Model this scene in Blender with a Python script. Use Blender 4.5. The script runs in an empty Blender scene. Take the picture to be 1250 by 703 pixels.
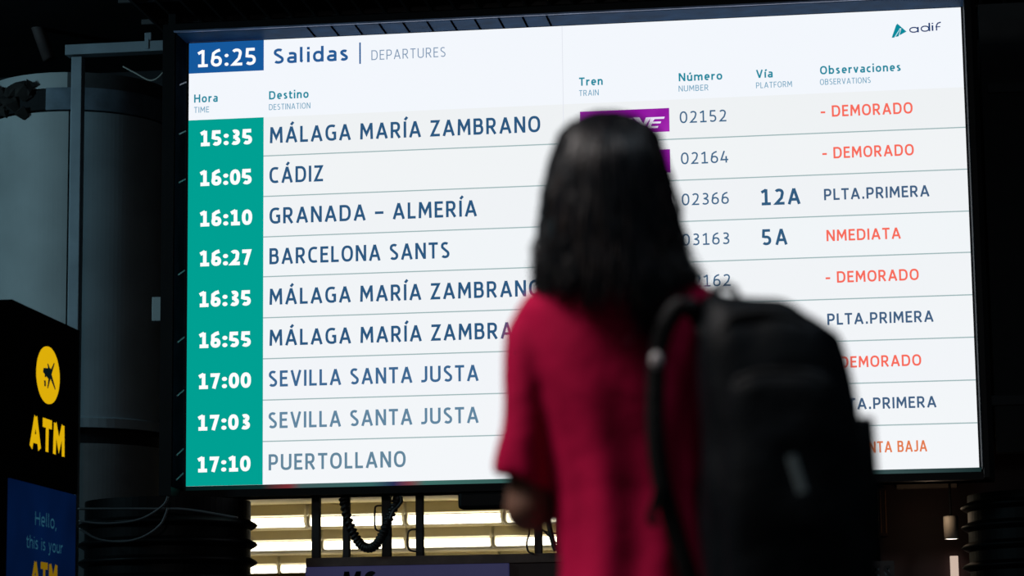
import bpy, bmesh, math, random
from mathutils import Vector, Matrix, noise
random.seed(11)
S = bpy.context.scene
C = S.collection
# ---------------------------------------------------------------- camera
F = 3200.0
HC = 0.65
RW = ((0.99066276, 0.13577431, -0.01235433),
      (-0.03344324, 0.1541627, -0.98747932),
      (-0.13216975, 0.97867216, 0.15726397))   # world -> lens axes (right, down, forward)
cd = bpy.data.cameras.new('camera'); cam = bpy.data.objects.new('camera', cd); C.objects.link(cam)
r, d, f = (Vector(v).normalized() for v in RW)
cam.matrix_world = Matrix(((r.x, -d.x, -f.x, 0), (r.y, -d.y, -f.y, 0), (r.z, -d.z, -f.z, HC), (0, 0, 0, 1)))
cd.sensor_width = 36.0; cd.lens = F / 1250 * 36.0
cd.clip_start = 0.1; cd.clip_end = 200
cd.dof.use_dof = True; cd.dof.focus_distance = 16.0; cd.dof.aperture_fstop = 3.1; cd.dof.aperture_blades = 9
S.camera = cam
# ---------------------------------------------------------------- world, exposure, lamps
W = bpy.data.worlds.new('station_air'); S.world = W; W.use_nodes = True
W.node_tree.nodes['Background'].inputs[0].default_value = (0.25, 0.42, 0.6, 1)
W.node_tree.nodes['Background'].inputs[1].default_value = 0.0035
S.view_settings.view_transform = 'Standard'; S.view_settings.look = 'None'
S.view_settings.exposure = 0.0; S.view_settings.gamma = 1.0; S.view_settings.use_curve_mapping = False


def lamp(name, loc, target, size, power, col):
    l = bpy.data.lights.new(name, 'AREA'); l.shape = 'RECTANGLE'; l.size = size[0]; l.size_y = size[1]
    l.energy = power; l.color = col
    o = bpy.data.objects.new(name, l); C.objects.link(o); o.location = loc
    o.rotation_euler = (Vector(target) - Vector(loc)).to_track_quat('-Z', 'Y').to_euler()
    return o


lamp('unseen_concourse_light', (-2.9, 3.65, 4.5), (-0.5, 4.3, 1.2), (1.0, 1.0), 145, (1.0, 0.93, 0.9))
lamp('unseen_concourse_light', (-9.0, 12.2, 4.8), (-3.2, 16.6, 3.6), (0.8, 1.6), 112, (0.5, 0.85, 1.0))
lamp('unseen_concourse_light', (1.0, 3.6, 4.9), (-0.2, 4.3, 1.4), (1.0, 1.0), 32, (0.75, 0.88, 1.0))  # added to brighten the right shoulder, stands for no known lamp
lamp('unseen_concourse_light', (0.5, -2.5, 4.9), (-0.5, 6.0, 1.2), (2.0, 1.5), 12, (0.7, 0.88, 1.0))  # added weak fill on the back, from behind the camera


# ---------------------------------------------------------------- helpers
def lin(c):
    o = []
    for v in c:
        v = v / 255.0
        o.append(v / 12.92 if v <= 0.04045 else ((v + 0.055) / 1.055) ** 2.4)
    return tuple(o) + (1.0,)


def ray(px, py):
    x = (px - 625.0) / F; y = (py - 351.5) / F
    return r * x + d * y + f


def at(px, py, Y):
    v = ray(px, py); k = Y / v.y
    return Vector((v.x * k, Y, HC + v.z * k))


def at_x(px, py, X):
    v = ray(px, py); k = X / v.x
    return Vector((X, v.y * k, HC + v.z * k))


def mat(name, c, rough=0.6, metal=0.0, emit=None, es=1.0, var=0.0, scale=6.0, bump=0.0, bscale=40.0, spec=0.5, sheen=0.0, stretch=(1, 1, 1)):
    m = bpy.data.materials.new(name); m.use_nodes = True
    nt = m.node_tree; b = nt.nodes['Principled BSDF']
    b.inputs['Base Color'].default_value = c if len(c) == 4 else tuple(c) + (1,)
    b.inputs['Roughness'].default_value = rough; b.inputs['Metallic'].default_value = metal
    b.inputs['Specular IOR Level'].default_value = spec
    if sheen:
        b.inputs['Sheen Weight'].default_value = sheen
    if emit:
        b.inputs['Emission Color'].default_value = emit if len(emit) == 4 else tuple(emit) + (1,)
        b.inputs['Emission Strength'].default_value = es
    if var or bump:
        tc = nt.nodes.new('ShaderNodeTexCoord'); mp = nt.nodes.new('ShaderNodeMapping')
        mp.inputs['Scale'].default_value = stretch
        nt.links.new(tc.outputs['Object'], mp.inputs[0])
    if var:
        n = nt.nodes.new('ShaderNodeTexNoise'); n.inputs['Scale'].default_value = scale; n.inputs['Detail'].default_value = 5
        nt.links.new(mp.outputs[0], n.inputs['Vector'])
        rp = nt.nodes.new('ShaderNodeValToRGB')
        base = c if len(c) == 4 else tuple(c) + (1,)
        rp.color_ramp.elements[0].position = 0.3; rp.color_ramp.elements[1].position = 0.7
        rp.color_ramp.elements[0].color = tuple(max(0, v * (1 - var)) for v in base[:3]) + (1,)
        rp.color_ramp.elements[1].color = tuple(min(1, v * (1 + var)) for v in base[:3]) + (1,)
        nt.links.new(n.outputs['Fac'], rp.inputs[0]); nt.links.new(rp.outputs[0], b.inputs['Base Color'])
    if bump:
        n2 = nt.nodes.new('ShaderNodeTexNoise'); n2.inputs['Scale'].default_value = bscale; n2.inputs['Detail'].default_value = 4
        nt.links.new(mp.outputs[0], n2.inputs['Vector'])
        bp = nt.nodes.new('ShaderNodeBump'); bp.inputs['Strength'].default_value = bump; bp.inputs['Distance'].default_value = 0.02
        nt.links.new(n2.outputs['Fac'], bp.inputs['Height']); nt.links.new(bp.outputs[0], b.inputs['Normal'])
    return m


def glow(name, c, s=1.0):
    m = bpy.data.materials.new(name); m.use_nodes = True; nt = m.node_tree; nt.nodes.clear()
    e = nt.nodes.new('ShaderNodeEmission'); o = nt.nodes.new('ShaderNodeOutputMaterial')
    e.inputs[0].default_value = c; e.inputs[1].default_value = s
    nt.links.new(e.outputs[0], o.inputs[0]); return m


def link(name, me, m, parent=None, loc=None, smooth=False, label=None):
    """me in world coordinates; the origin is moved to loc (or the parent's origin)."""
    o = bpy.data.objects.new(name, me); C.objects.link(o)
    if m is not None:
        me.materials.clear(); me.materials.append(m)
    if loc is None and parent is not None:
        loc = parent['_w'] if '_w' in parent else (0, 0, 0)
    loc = Vector(loc if loc is not None else (0, 0, 0))
    me.transform(Matrix.Translation(-loc))
    o['_w'] = tuple(loc)
    if parent is not None:
        o.parent = parent; o.location = loc - Vector(parent['_w'])
    else:
        o.location = loc
    if smooth:
        for p in me.polygons:
            p.use_smooth = True
    if label:
        o['label'] = label
    return o


def obj(name, bm, m, parent=None, loc=None, smooth=False, label=None):
    me = bpy.data.meshes.new(name); bmesh.ops.recalc_face_normals(bm, faces=bm.faces) if len(bm.faces) < 60000 else None
    bm.to_mesh(me); bm.free()
    return link(name, me, m, parent, loc, smooth, label)


def thing(name, label, cat, loc, group=None):
    o = bpy.data.objects.new(name, None); C.objects.link(o); o.location = loc; o['_w'] = tuple(loc)
    o.empty_display_size = 0.1
    o['label'] = label; o['category'] = cat
    if group: o['group'] = group
    return o


def tag(o, label, cat, group=None):
    o['label'] = label; o['category'] = cat
    if group: o['group'] = group
    return o


def struct(o):
    o['kind'] = 'structure'; return o


def box(bm, a, b, bev=0.0):
    a = Vector(a); b = Vector(b)
    lo = Vector((min(a.x, b.x), min(a.y, b.y), min(a.z, b.z))); hi = Vector((max(a.x, b.x), max(a.y, b.y), max(a.z, b.z)))
    res = bmesh.ops.create_cube(bm, size=1.0)
    vs = res['verts']
    for v in vs:
        v.co = Vector((lo[i] + (v.co[i] + 0.5) * (hi[i] - lo[i]) for i in range(3)))
    if bev:
        es = list({e for v in vs for e in v.link_edges})
        bmesh.ops.bevel(bm, geom=es, offset=bev, segments=2, affect='EDGES', profile=0.5)
    return bm


def nb():
    return bmesh.new()


def ring_loft(bm, rings, cap=True, closed=True):
    vr = [[bm.verts.new(p) for p in ring] for ring in rings]
    n = len(rings[0])
    for a, b in zip(vr[:-1], vr[1:]):
        for i in range(n if closed else n - 1):
            j = (i + 1) % n
            bm.faces.new((a[i], a[j], b[j], b[i]))
    if cap and closed:
        bm.faces.new(vr[0][::-1]); bm.faces.new(vr[-1])
    return vr


def frames(pts):
    out = []; prev = None
    for i, p in enumerate(pts):
        t = (pts[min(i + 1, len(pts) - 1)] - pts[max(i - 1, 0)])
        t = t.normalized() if t.length > 1e-9 else Vector((0, 0, 1))
        if prev is None:
            ref = Vector((0, 0, 1)) if abs(t.z) < 0.9 else Vector((0, 1, 0))
            n = t.cross(ref).normalized()
        else:
            n = prev - t * prev.dot(t)
            n = n.normalized() if n.length > 1e-6 else t.orthogonal().normalized()
        prev = n
        out.append((t, n, t.cross(n)))
    return out


def tube(bm, pts, rad, seg=8, cap=True):
    pts = [Vector(p) for p in pts]
    if not isinstance(rad, (list, tuple)):
        rad = [rad] * len(pts)
    rings = []
    for (t, n, b), p, q in zip(frames(pts), pts, rad):
        rings.append([p + (n * math.cos(2 * math.pi * k / seg) + b * math.sin(2 * math.pi * k / seg)) * q for k in range(seg)])
    ring_loft(bm, rings, cap)
    return bm


def smooth_path(pts, n=8):
    pts = [Vector(p) for p in pts]; out = []
    P = [pts[0]] + pts + [pts[-1]]
    for i in range(1, len(P) - 2):
        for k in range(n):
            t = k / n
            a, b, c, e = P[i - 1], P[i], P[i + 1], P[i + 2]
            out.append(0.5 * ((2 * b) + (c - a) * t + (2 * a - 5 * b + 4 * c - e) * t * t + (3 * b - a - 3 * c + e) * t ** 3))
    out.append(pts[-1])
    return out


def band(bm, pts, w, th, side):
    """flat strap along pts; side = width direction"""
    pts = [Vector(p) for p in pts]
    rings = []
    for i, p in enumerate(pts):
        t = (pts[min(i + 1, len(pts) - 1)] - pts[max(i - 1, 0)]).normalized()
        sd = Vector(side) - t * t.dot(Vector(side)); sd.normalize()
        nn = t.cross(sd)
        a, b = sd * w / 2, nn * th / 2
        rings.append([p + a * 0.8 + b, p + a, p + a * 0.8 - b, p - a * 0.8 - b, p - a, p - a * 0.8 + b])
    ring_loft(bm, rings)
    return bm


def lathe(bm, cx, cy, prof, seg=64, a0=0.0, a1=2 * math.pi):
    full = abs(a1 - a0 - 2 * math.pi) < 1e-6
    n = seg if full else seg + 1
    rings = []
    for rr, z in prof:
        rings.append([Vector((cx + rr * math.sin(a0 + (a1 - a0) * k / seg), cy - rr * math.cos(a0 + (a1 - a0) * k / seg), z)) for k in range(n)])
    ring_loft(bm, rings, cap=False, closed=full)
    return bm


def ellipsoid(bm, c, rx, ry, rz, u=20, v=14, M=None):
    res = bmesh.ops.create_uvsphere(bm, u_segments=u, v_segments=v, radius=1.0)
    for q in res['verts']:
        p = Vector((q.co.x * rx, q.co.y * ry, q.co.z * rz))
        if M is not None: p = M @ p
        q.co = Vector(c) + p
    return bm


# ---------------------------------------------------------------- stroke lettering
def arc(cx, cy, rx, ry, a0, a1, n=14, e=2.35):
    out = []
    for k in range(n + 1):
        a = math.radians(a0 + (a1 - a0) * k / n)
        c_, s_ = math.cos(a), math.sin(a)
        out.append((cx + rx * math.copysign(abs(c_) ** (2 / e), c_), cy + ry * math.copysign(abs(s_) ** (2 / e), s_)))
    return out


def glyph(ch, w):
    """strokes in a cap height of 1; returns width and strokes"""
    h = w / 2; t = 1 - h; b = h; X = 0.73          # x height
    acc = {'Á': 'A', 'Í': 'I', 'É': 'E', 'ú': 'u', 'í': 'ı'}
    if ch in acc:
        wd, st = glyph(acc[ch], w)
        top = 1.0 if ch in 'ÁÍÉ' else X
        return wd, st + [[(wd * 0.46, top + 0.09), (wd * 0.46 + 0.14, top + 0.27)]]
    G = {}
    if ch == 'A': return 0.68, [[(h * .9, 0), (0.34, 1.0 - h * .2)], [(0.68 - h * .9, 0), (0.34, 1.0 - h * .2)], [(0.16, 0.3), (0.52, 0.3)]]
    if ch == 'B':
        return 0.56, [[(h, 0), (h, 1)], [(h, t)] + arc(0.30, (t + .54) / 2, .5 - .3 - h + .02, (t - .54) / 2, 90, -90, 10) + [(h, .54)],
                      [(h, .54)] + arc(0.30, (b + .54) / 2, .56 - .3 - h, (.54 - b) / 2, 90, -90, 10) + [(h, b)]]
    if ch == 'C': return 0.56, [arc(0.36, .5, .36 - h, .5 - h, 62, 298, 22, 2.5)]
    if ch == 'D': return 0.64, [[(h, 0), (h, 1)], [(h, t)] + arc(0.28, .5, .64 - .28 - h, .5 - h, 90, -90, 18, 2.5) + [(h, b)]]
    if ch == 'E': return 0.48, [[(h, 0), (h, 1)], [(h, t), (.47, t)], [(h, .52), (.43, .52)], [(h, b), (.48, b)]]
    if ch == 'F': return 0.46, [[(h, 0), (h, 1)], [(h, t), (.46, t)], [(h, .5), (.42, .5)]]
    if ch == 'G': return 0.62, [arc(0.37, .5, .37 - h, .5 - h, 60, 300, 22, 2.5) + [(.62 - h, .1)], [(.62 - h, .06), (.62 - h, .48), (.38, .48)]]
    if ch == 'H': return 0.64, [[(h, 0), (h, 1)], [(.64 - h, 0), (.64 - h, 1)], [(h, .52), (.64 - h, .52)]]
    if ch in 'I': return w, [[(h, 0), (h, 1)]]
    if ch == 'J': return 0.36, [[(.36 - h, 1), (.36 - h, .25)] + arc(.12, .25, .24 - h, .25 - h, 0, -80, 8) + [(0.0, b)]]
    if ch == 'L': return 0.45, [[(h, 1), (h, b), (.45, b)]]
    if ch == 'M': return 0.74, [[(h, 0), (h + .03, 1)], [(.74 - h, 0), (.74 - h - .03, 1)], [(h + .03, .97), (.37, .32), (.74 - h - .03, .97)]]
    if ch == 'N': return 0.62, [[(h, 0), (h, 1)], [(.62 - h, 0), (.62 - h, 1)], [(h + .01, .97), (.62 - h - .01, .03)]]
    if ch == 'O': return 0.68, [arc(.34, .5, .34 - h, .5 - h, 0, 360, 32, 2.4)]
    if ch == 'P': return 0.55, [[(h, 0), (h, 1)], [(h, t)] + arc(.28, (t + .42) / 2, .27 - h, (t - .42) / 2, 90, -90, 12) + [(h, .42)]]
    if ch == 'R': return 0.58, [[(h, 0), (h, 1)], [(h, t)] + arc(.28, (t + .45) / 2, .26 - h, (t - .45) / 2, 90, -90, 12) + [(h, .45)], [(.27, .45), (.58 - h * .9, 0)]]
    if ch == 'S':
        return 0.52, [arc(.27, .75, .25 - h, .25 - h, 42, 210, 12, 2.2) + arc(.26, .26, .26 - h, .26 - h, 55, -145, 14, 2.2)]
    if ch == 'T': return 0.54, [[(.27, 0), (.27, 1)], [(0, t), (.54, t)]]
    if ch == 'U': return 0.62, [[(h, 1), (h, .3)] + arc(.31, .3, .31 - h, .3 - h, 180, 360, 14) + [(.62 - h, 1)]]
    if ch == 'V': return 0.64, [[(h * .9, 1), (.32, h * .2)], [(.64 - h * .9, 1), (.32, h * .2)]]
    if ch == 'Z': return 0.54, [[(.02, t), (.53 - h, t), (h + .01, b), (.54, b)]]
    # digits
    if ch == '0': return 0.58, [arc(.29, .5, .29 - h, .5 - h, 0, 360, 28, 2.3)]
    if ch == '1': return 0.52, [[(.28, 0), (.28, 1)], [(.29, .96), (.04, .80)], [(.04, b), (.52, b)]]
    if ch == '2': return 0.54, [arc(.26, .73, .26 - h, .27 - h, 150, -18, 12, 2.2) + [(.38, .42), (h + .02, b), (.54, b)]]
    if ch == '3': return 0.52, [arc(.24, .75, .25 - h, .25 - h, 135, -90, 12, 2.2), [(.14, .52), (.26, .52)], arc(.24, .27, .28 - h, .27 - h, 90, -140, 14, 2.2)]
    if ch == '4': return 0.58, [[(.30, 1), (h, .26), (.58, .26)], [(.43, .56), (.43, 0)]]
    if ch == '5': return 0.52, [[(.46, t), (.10, t), (.08, .54)] + arc(.24, .3, .28 - h, .3 - h, 100, -140, 14, 2.2)]
    if ch == '6': return 0.56, [arc(.28, .31, .28 - h, .31 - h, 0, 360, 22, 2.2), [(.02 + h, .34), (h + .03, .55), (.14, .78), (.28, .9), (.46, .97)]]
    if ch == '7': return 0.50, [[(0, t), (.50 - h, t), (.18, 0)]]
    # lowercase
    if ch == 'a': return 0.48, [arc(.23, X - .2, .48 - .23 - h, .2 - h, 130, 0, 8) + [(.48 - h, 0)], arc(.22, .22, .22 - h, .22 - h, 90, 270, 10) + [(.3, b), (.48 - h, .14)], [(.2, .44 - h), (.48 - h, .44 - h)]]
    if ch == 'b': return 0.53, [[(h, 0), (h, 1.06)], arc(.27, X / 2, .265 - h, X / 2 - h, 0, 360, 20)]
    if ch == 'c': return 0.42, [arc(.27, X / 2, .27 - h, X / 2 - h, 60, 300, 16)]
    if ch == 'd': return 0.53, [[(.53 - h, 0), (.53 - h, 1.06)], arc(.265, X / 2, .265 - h, X / 2 - h, 0, 360, 20)]
    if ch == 'e': return 0.50, [[(h, .36), (.5 - h, .36)] + arc(.26, X / 2, .25 - h, X / 2 - h, 5, 305, 20)]
    if ch == 'h': return 0.50, [[(h, 0), (h, 1.06)], [(h, .5)] + arc(.27, .45, .23 - h, X - .45 - h, 140, 0, 10) + [(.5 - h, 0)]]
    if ch == 'ı': return w, [[(h, 0), (h, X)]]
    if ch == 'i': return w, [[(h, 0), (h, X)], [(h, .86), (h, .86 + w * 1.15)]]
    if ch == 'l': return w + .06, [[(h, 1.06), (h, .12), (h + .07, h)]]
    if ch == 'm': return 0.80, [[(h, 0), (h, X)], [(h, .5)] + arc(.25, .45, .18 - h * .2, X - .45 - h, 140, 0, 10) + [(.43, 0)], [(.43, .5)] + arc(.61, .45, .19 - h, X - .45 - h, 140, 0, 10) + [(.80 - h, 0)]]
    if ch == 'n': return 0.50, [[(h, 0), (h, X)], [(h, .5)] + arc(.27, .45, .23 - h, X - .45 - h, 140, 0, 10) + [(.5 - h, 0)]]
    if ch == 'o': return 0.54, [arc(.27, X / 2, .27 - h, X / 2 - h, 0, 360, 22)]
    if ch == 'r': return 0.34, [[(h, 0), (h, X)], [(h, .45), (.16, X - .12), (.34, X - h)]]
    if ch == 's': return 0.42, [arc(.22, X - .19, .2 - h, .19 - h, 35, 230, 10, 2.1) + arc(.2, .2, .21 - h, .2 - h, 50, -145, 12, 2.1)]
    if ch == 't': return 0.34, [[(.12, .92), (.12, .16), (.2, b), (.34, b)], [(0, X - h), (.33, X - h)]]
    if ch == 'u': return 0.50, [[(h, X), (h, .25)] + arc(.24, .25, .24 - h, .25 - h, 180, 320, 10) + [(.5 - h, .2)], [(.5 - h, 0), (.5 - h, X)]]
    if ch == 'v': return 0.48, [[(h * .9, X), (.24, h * .2)], [(.48 - h * .9, X), (.24, h * .2)]]
    if ch == 'y': return 0.48, [[(h * .9, X), (.26, .04)], [(.48 - h * .9, X), (.18, -.22), (.02, -.27)]]
    if ch == '-': return 0.34, [[(0, .42), (.34, .42)]]
    if ch == '–': return 0.48, [[(0, .44), (.48, .44)]]
    if ch == '.': return w * 1.3, [[(w * .65, 0), (w * .65, w * 1.35)]]
    if ch == ',': return w * 1.3, [[(w * .8, w * 1.1), (w * .3, -.16)]]
    if ch == ':': return w * 1.35, ['dot0', 'dot1']
    return 0.3, []


def ribbon(bm, pts, w, to3):
    P = [Vector(p) for p in pts]
    Q = [P[0]]
    for p in P[1:]:
        if (p - Q[-1]).length > 1e-4: Q.append(p)
    P = Q
    if len(P) < 2: return
    closed = (P[0] - P[-1]).length < 1e-3
    if closed: P = P[:-1]
    n = len(P); L = []; R_ = []
    for i in range(n):
        if closed or 0 < i < n - 1:
            a = (P[i] - P[i - 1]).normalized(); b = (P[(i + 1) % n] - P[i]).normalized()
            na = Vector((-a.y, a.x)); nb_ = Vector((-b.y, b.x)); m = na + nb_
            if m.length < 1e-3: m = na
            m.normalize(); k = 1 / max(m.dot(na), 0.42)
        else:
            a = (P[1] - P[0]) if i == 0 else (P[-1] - P[-2]); a.normalize(); m = Vector((-a.y, a.x)); k = 1
        L.append(bm.verts.new(to3(P[i] + m * k * w / 2))); R_.append(bm.verts.new(to3(P[i] - m * k * w / 2)))
    for i in range(n if closed else n - 1):
        j = (i + 1) % n
        bm.faces.new((L[i], L[j], R_[j], R_[i]))


def write(s, to3, cap, width, weight, track=0.2):
    """lettering in a plane: to3(x metres, z metres); stretched to the given width"""
    bm = nb(); x = 0.0; items = []
    mono = {c for c in '0123456789'}
    for i, ch in enumerate(s):
        if ch == ' ': x += 0.36; continue
        wd, st = glyph(ch, weight)
        if ch in mono:
            adv = 0.56; off = (adv - wd) / 2
        else:
            adv = wd; off = 0
        items.append((x + off, wd, st)); x += adv + track
    tot = x - track
    sx = width / (tot * cap)
    for x0, wd, st in items:
        for pl in st:
            if pl in ('dot0', 'dot1'):
                cy = weight * .66 if pl == 'dot0' else .62
                cx = wd / 2
                vs = [bm.verts.new(to3((x0 + cx + weight * .66 * math.cos(k * math.pi / 5)) * cap * sx, (cy + weight * .66 * math.sin(k * math.pi / 5)) * cap)) for k in range(10)]
                bm.faces.new(vs); continue
            # keep the stroke even under the horizontal stretch
            ribbon(bm, [((x0 + p[0]) * cap * sx, p[1] * cap) for p in pl], weight * cap * (0.5 + 0.5 * sx), lambda q: to3(q.x, q.y))
    return bm


# ---------------------------------------------------------------- materials
M_floor = mat('dark_polished_stone', (0.05, 0.05, 0.055), 0.3, var=0.3, scale=3, bump=0.02)
M_black = mat('matt_black_paint', (0.006, 0.007, 0.009), 0.75, var=0.3, scale=8, spec=0.2)
M_ceil = mat('black_ceiling_board', (0.008, 0.009, 0.011), 0.85, var=0.3, scale=4, spec=0.2)
M_slat = mat('dark_ceiling_slat', (0.045, 0.045, 0.05), 0.6, var=0.2, scale=5)
M_wall = mat('dark_grey_wall', (0.02, 0.022, 0.025), 0.8, var=0.3, scale=3, bump=0.05, spec=0.2)
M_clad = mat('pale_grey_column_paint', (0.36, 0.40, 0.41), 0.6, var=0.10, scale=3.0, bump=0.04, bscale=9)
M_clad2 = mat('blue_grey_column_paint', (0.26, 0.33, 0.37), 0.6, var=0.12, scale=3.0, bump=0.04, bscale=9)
M_steel = mat('painted_steel', (0.22, 0.27, 0.31), 0.5, metal=0.3, var=0.15, scale=5, bump=0.03)
M_steelb = mat('blue_grey_steel_band', (0.13, 0.18, 0.23), 0.5, metal=0.2, var=0.25, scale=9)
M_rib = mat('black_rubber_rib', (0.0015, 0.002, 0.0025), 0.5, var=0.3, scale=6, spec=.1)
M_post = mat('dark_brown_steel', (0.03, 0.014, 0.012), 0.6, var=0.2, scale=6)
M_beam = mat('worn_brown_beam', (0.12, 0.075, 0.060), 0.7, var=0.35, scale=7)
M_cable = mat('black_cable_rubber', (0.012, 0.012, 0.012), 0.45, var=0.2, scale=20)
M_cream = mat('cream_ceiling_paint', (0.68, 0.55, 0.27), 0.7, var=0.06, scale=0.8)
M_house = mat('cream_enamel', (0.85, 0.79, 0.62), 0.5, var=0.04, scale=5)
M_maroon = mat('dark_maroon_panel', (0.03, 0.006, 0.006), 0.55, var=0.35, scale=4)
M_case = mat('black_board_casing', (0.003, 0.004, 0.005), 0.5, var=0.2, scale=6, spec=.15)
M_lip = mat('dark_blue_anodised_lip', (0.016, 0.06, 0.14), 0.6, spec=.04, var=0.3, scale=7)
M_edge = mat('painted_lit_edge', (0.20, 0.26, 0.42), 0.4, metal=0.3, var=0.3, scale=10)
M_tube = glow('fluorescent_tube', (1.0, 0.90, 0.66, 1), 5.5)

# ---------------------------------------------------------------- setting
CZ = 5.2
bm = nb(); box(bm, (-10, -5, -0.1), (8, 38, 0)); struct(obj('floor', bm, M_floor))
bm = nb(); box(bm, (-10, -5, CZ), (8, 17.9, CZ + 0.1)); ceil = struct(obj('ceiling', bm, M_ceil))
for i in range(56):
    X = -4.6 + i * 0.155
    bm = nb(); box(bm, (X, 13.0, CZ - 0.05), (X + 0.018, 17.9, CZ - 0.001)); o = obj('ceiling_slat', bm, M_slat, ceil)
for i in range(9):
    bm = nb(); box(bm, (-4.7, 13.2 + i * 0.55, CZ - 0.035), (4.2, 13.23 + i * 0.55, CZ - 0.002)); obj('cross_bar', bm, M_slat, ceil)
bm = nb(); box(bm, (-10.1, -5, 0), (-10, 38, CZ)); struct(obj('wall_left', bm, M_wall))
bm = nb(); box(bm, (8, -5, 0), (8.1, 38, CZ)); struct(obj('wall_right', bm, M_wall))
bm = nb(); box(bm, (-10, -5.1, 0), (8, -5, CZ)); struct(obj('wall_front', bm, M_wall))
bm = nb(); box(bm, (-10, 17.9, 2.6), (8, 18.05, CZ)); box(bm, (-10, 17.9, 0), (-4.6, 18.05, 2.6)); box(bm, (0.0, 17.9, 0), (8, 18.05, 2.6))
struct(obj('wall_back', bm, M_wall))
# the lit shop behind: ceiling, walls
SZ = 2.40
bm = nb(); box(bm, (-8.6, 18.06, SZ), (1.5, 36.0, SZ + 0.1))
struct(obj('trim_1', bm, M_cream))
bm = nb(); box(bm, (-8.6, 36.0, 0), (1.5, 36.1, SZ + 0.1)); struct(obj('trim_2', bm, M_cream))
bm = nb(); box(bm, (-8.7, 18.06, 0), (-8.6, 36.1, SZ + 0.1)); struct(obj('trim_3', bm, M_cream))
bm = nb(); box(bm, (1.5, 18.06, 0), (1.6, 36.1, SZ + 0.1)); struct(obj('trim_4', bm, M_cream))

# fluorescent rows
rows = [(635.5, 'nearest and highest', 495), (664.5, 'middle', 393), (692.5, 'farthest and lowest', 430)]
names = ['first from the left', 'second from the left', 'third from the left', 'fourth from the left', 'fifth from the left', 'sixth from the left']
pitch = 0.86
for ri, (py, rn, jx) in enumerate(rows):
    zc = SZ - 0.155
    v = ray(450, py); Yr = (zc - HC) / (v.z / v.y)
    xj = at(jx, py, Yr).x
    x0 = at(313, py, Yr).x; x1 = at(700, py, Yr).x
    k0 = math.floor((x0 - xj) / pitch); k1 = math.ceil((x1 - xj) / pitch)
    for q, k in enumerate(range(k0, k1)):
        a = xj + k * pitch + 0.012; b = a + pitch - 0.024
        t = thing('ceiling_light', 'fluorescent strip light of the %s row below the board, %s' % (rn, names[q]), 'ceiling light',
                  ((a + b) / 2, Yr, SZ), 'fluorescent lights on the shop ceiling')
        bm = nb(); box(bm, (a, Yr - 0.03, SZ - 0.10), (b, Yr + 0.09, SZ - 0.001), 0.006)
        obj('housing', bm, M_house, t)
        bm = nb(); tube(bm, [(a + 0.02, Yr, zc), (b - 0.02, Yr, zc)], 0.040, 14); obj('tube', bm, M_tube, t, smooth=False)
        bm = nb()
        for e in (a + 0.008, b - 0.008):
            box(bm, (e - 0.006, Yr - 0.025, zc - 0.03), (e + 0.006, Yr + 0.025, SZ - 0.09))
        tube(bm, [(b - 0.005, Yr - 0.04, SZ - 0.02), (b - 0.01, Yr - 0.055, zc), (b + 0.02, Yr - 0.05, zc - 0.06)], 0.006, 6)
        o = obj('bracket', bm, M_house, t); o['kind'] = 'stuff'

# ---------------------------------------------------------------- departure board
YB = 15.663
TL, TR, BL, BR = at(231, 53, YB), at(1173, 9, YB), at(227, 594, YB), at(1195, 570, YB)
X0 = (TL.x + BL.x) / 2; X1 = (TR.x + BR.x) / 2; Z0 = (BL.z + BR.z) / 2; Z1 = (TL.z + TR.z) / 2
PR = 0.26
board = thing('departure_board', 'huge bright train departure screen with green time column, held in a deep black casing', 'departure board', ((X0 + X1) / 2, YB + 0.1, Z0 - 0.07))
bm = nb()
box(bm, (X0 - 0.09, YB + 0.03, Z0 - 0.075), (X1 + 0.09, YB + 0.2, Z1 + 0.06))      # back
box(bm, (X0 - 0.10, YB - 0.05, Z0 - 0.075), (X1 + 0.075, YB + 0.2, Z0 - 0.030))
box(bm, (X0 - 0.10, YB - PR, Z1 + 0.012), (X1 + 0.05, YB + 0.03, Z1 + 0.06))
box(bm, (X0 - 0.10, YB - PR, Z0 - 0.075), (X0 - 0.025, YB + 0.03, Z1 + 0.012))
box(bm, (X1 + 0.02, YB - 0.2, Z0 - 0.075), (X1 + 0.05, YB + 0.03, Z1 + 0.012))
obj('casing', bm, M_case, board)
bm = nb(); box(bm, (X0 - 0.02, YB - PR + 0.02, Z1 + 0.004), (X1 + 0.015, YB + 0.0, Z1 + 0.011)); obj('top_lip', bm, M_lip, board, label='blue underside of the hood over the screen')
bm = nb(); box(bm, (X0 - 0.03, YB - PR - 0.004, Z1 + 0.006), (X1 + 0.05, YB - PR + 0.014, Z1 + 0.016)); obj('edge_trim', bm, M_edge, board, label='thin metal edge along the hood, its brightness painted on')  # lit front lip of the hood, its light put into a paler colour
M_lipd = mat('near_black_inner_lip', (0.003, 0.006, 0.010), 0.6, var=0.3, scale=7, spec=0.0)
bm = nb(); box(bm, (X0 - 0.024, YB - PR + 0.01, Z0 - 0.02), (X0 - 0.018, YB, Z1 + 0.004)); obj('side_lip', bm, M_lipd, board)
bm = nb(); box(bm, (X1 + 0.012, YB - 0.19, Z0 - 0.02), (X1 + 0.018, YB, Z1 + 0.004)); obj('side_lip', bm, mat('teal_dark_lip', (0.004, 0.016, 0.024), 0.6, var=0.2, spec=.1), board)
px = 380.0; M_lipj = mat('black_joint', (.001, .001, .002), .9, spec=0)
while px < 690:
    p = at(px, 30, YB - PR / 2)
    bm = nb(); box(bm, (p.x - 0.006, YB - PR + 0.022, Z1 + 0.001), (p.x + 0.006, YB - 0.0, Z1 + 0.004)); obj('lip_joint', bm, M_lipj, board)
    px += 29 if px < 690 else 70
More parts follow.
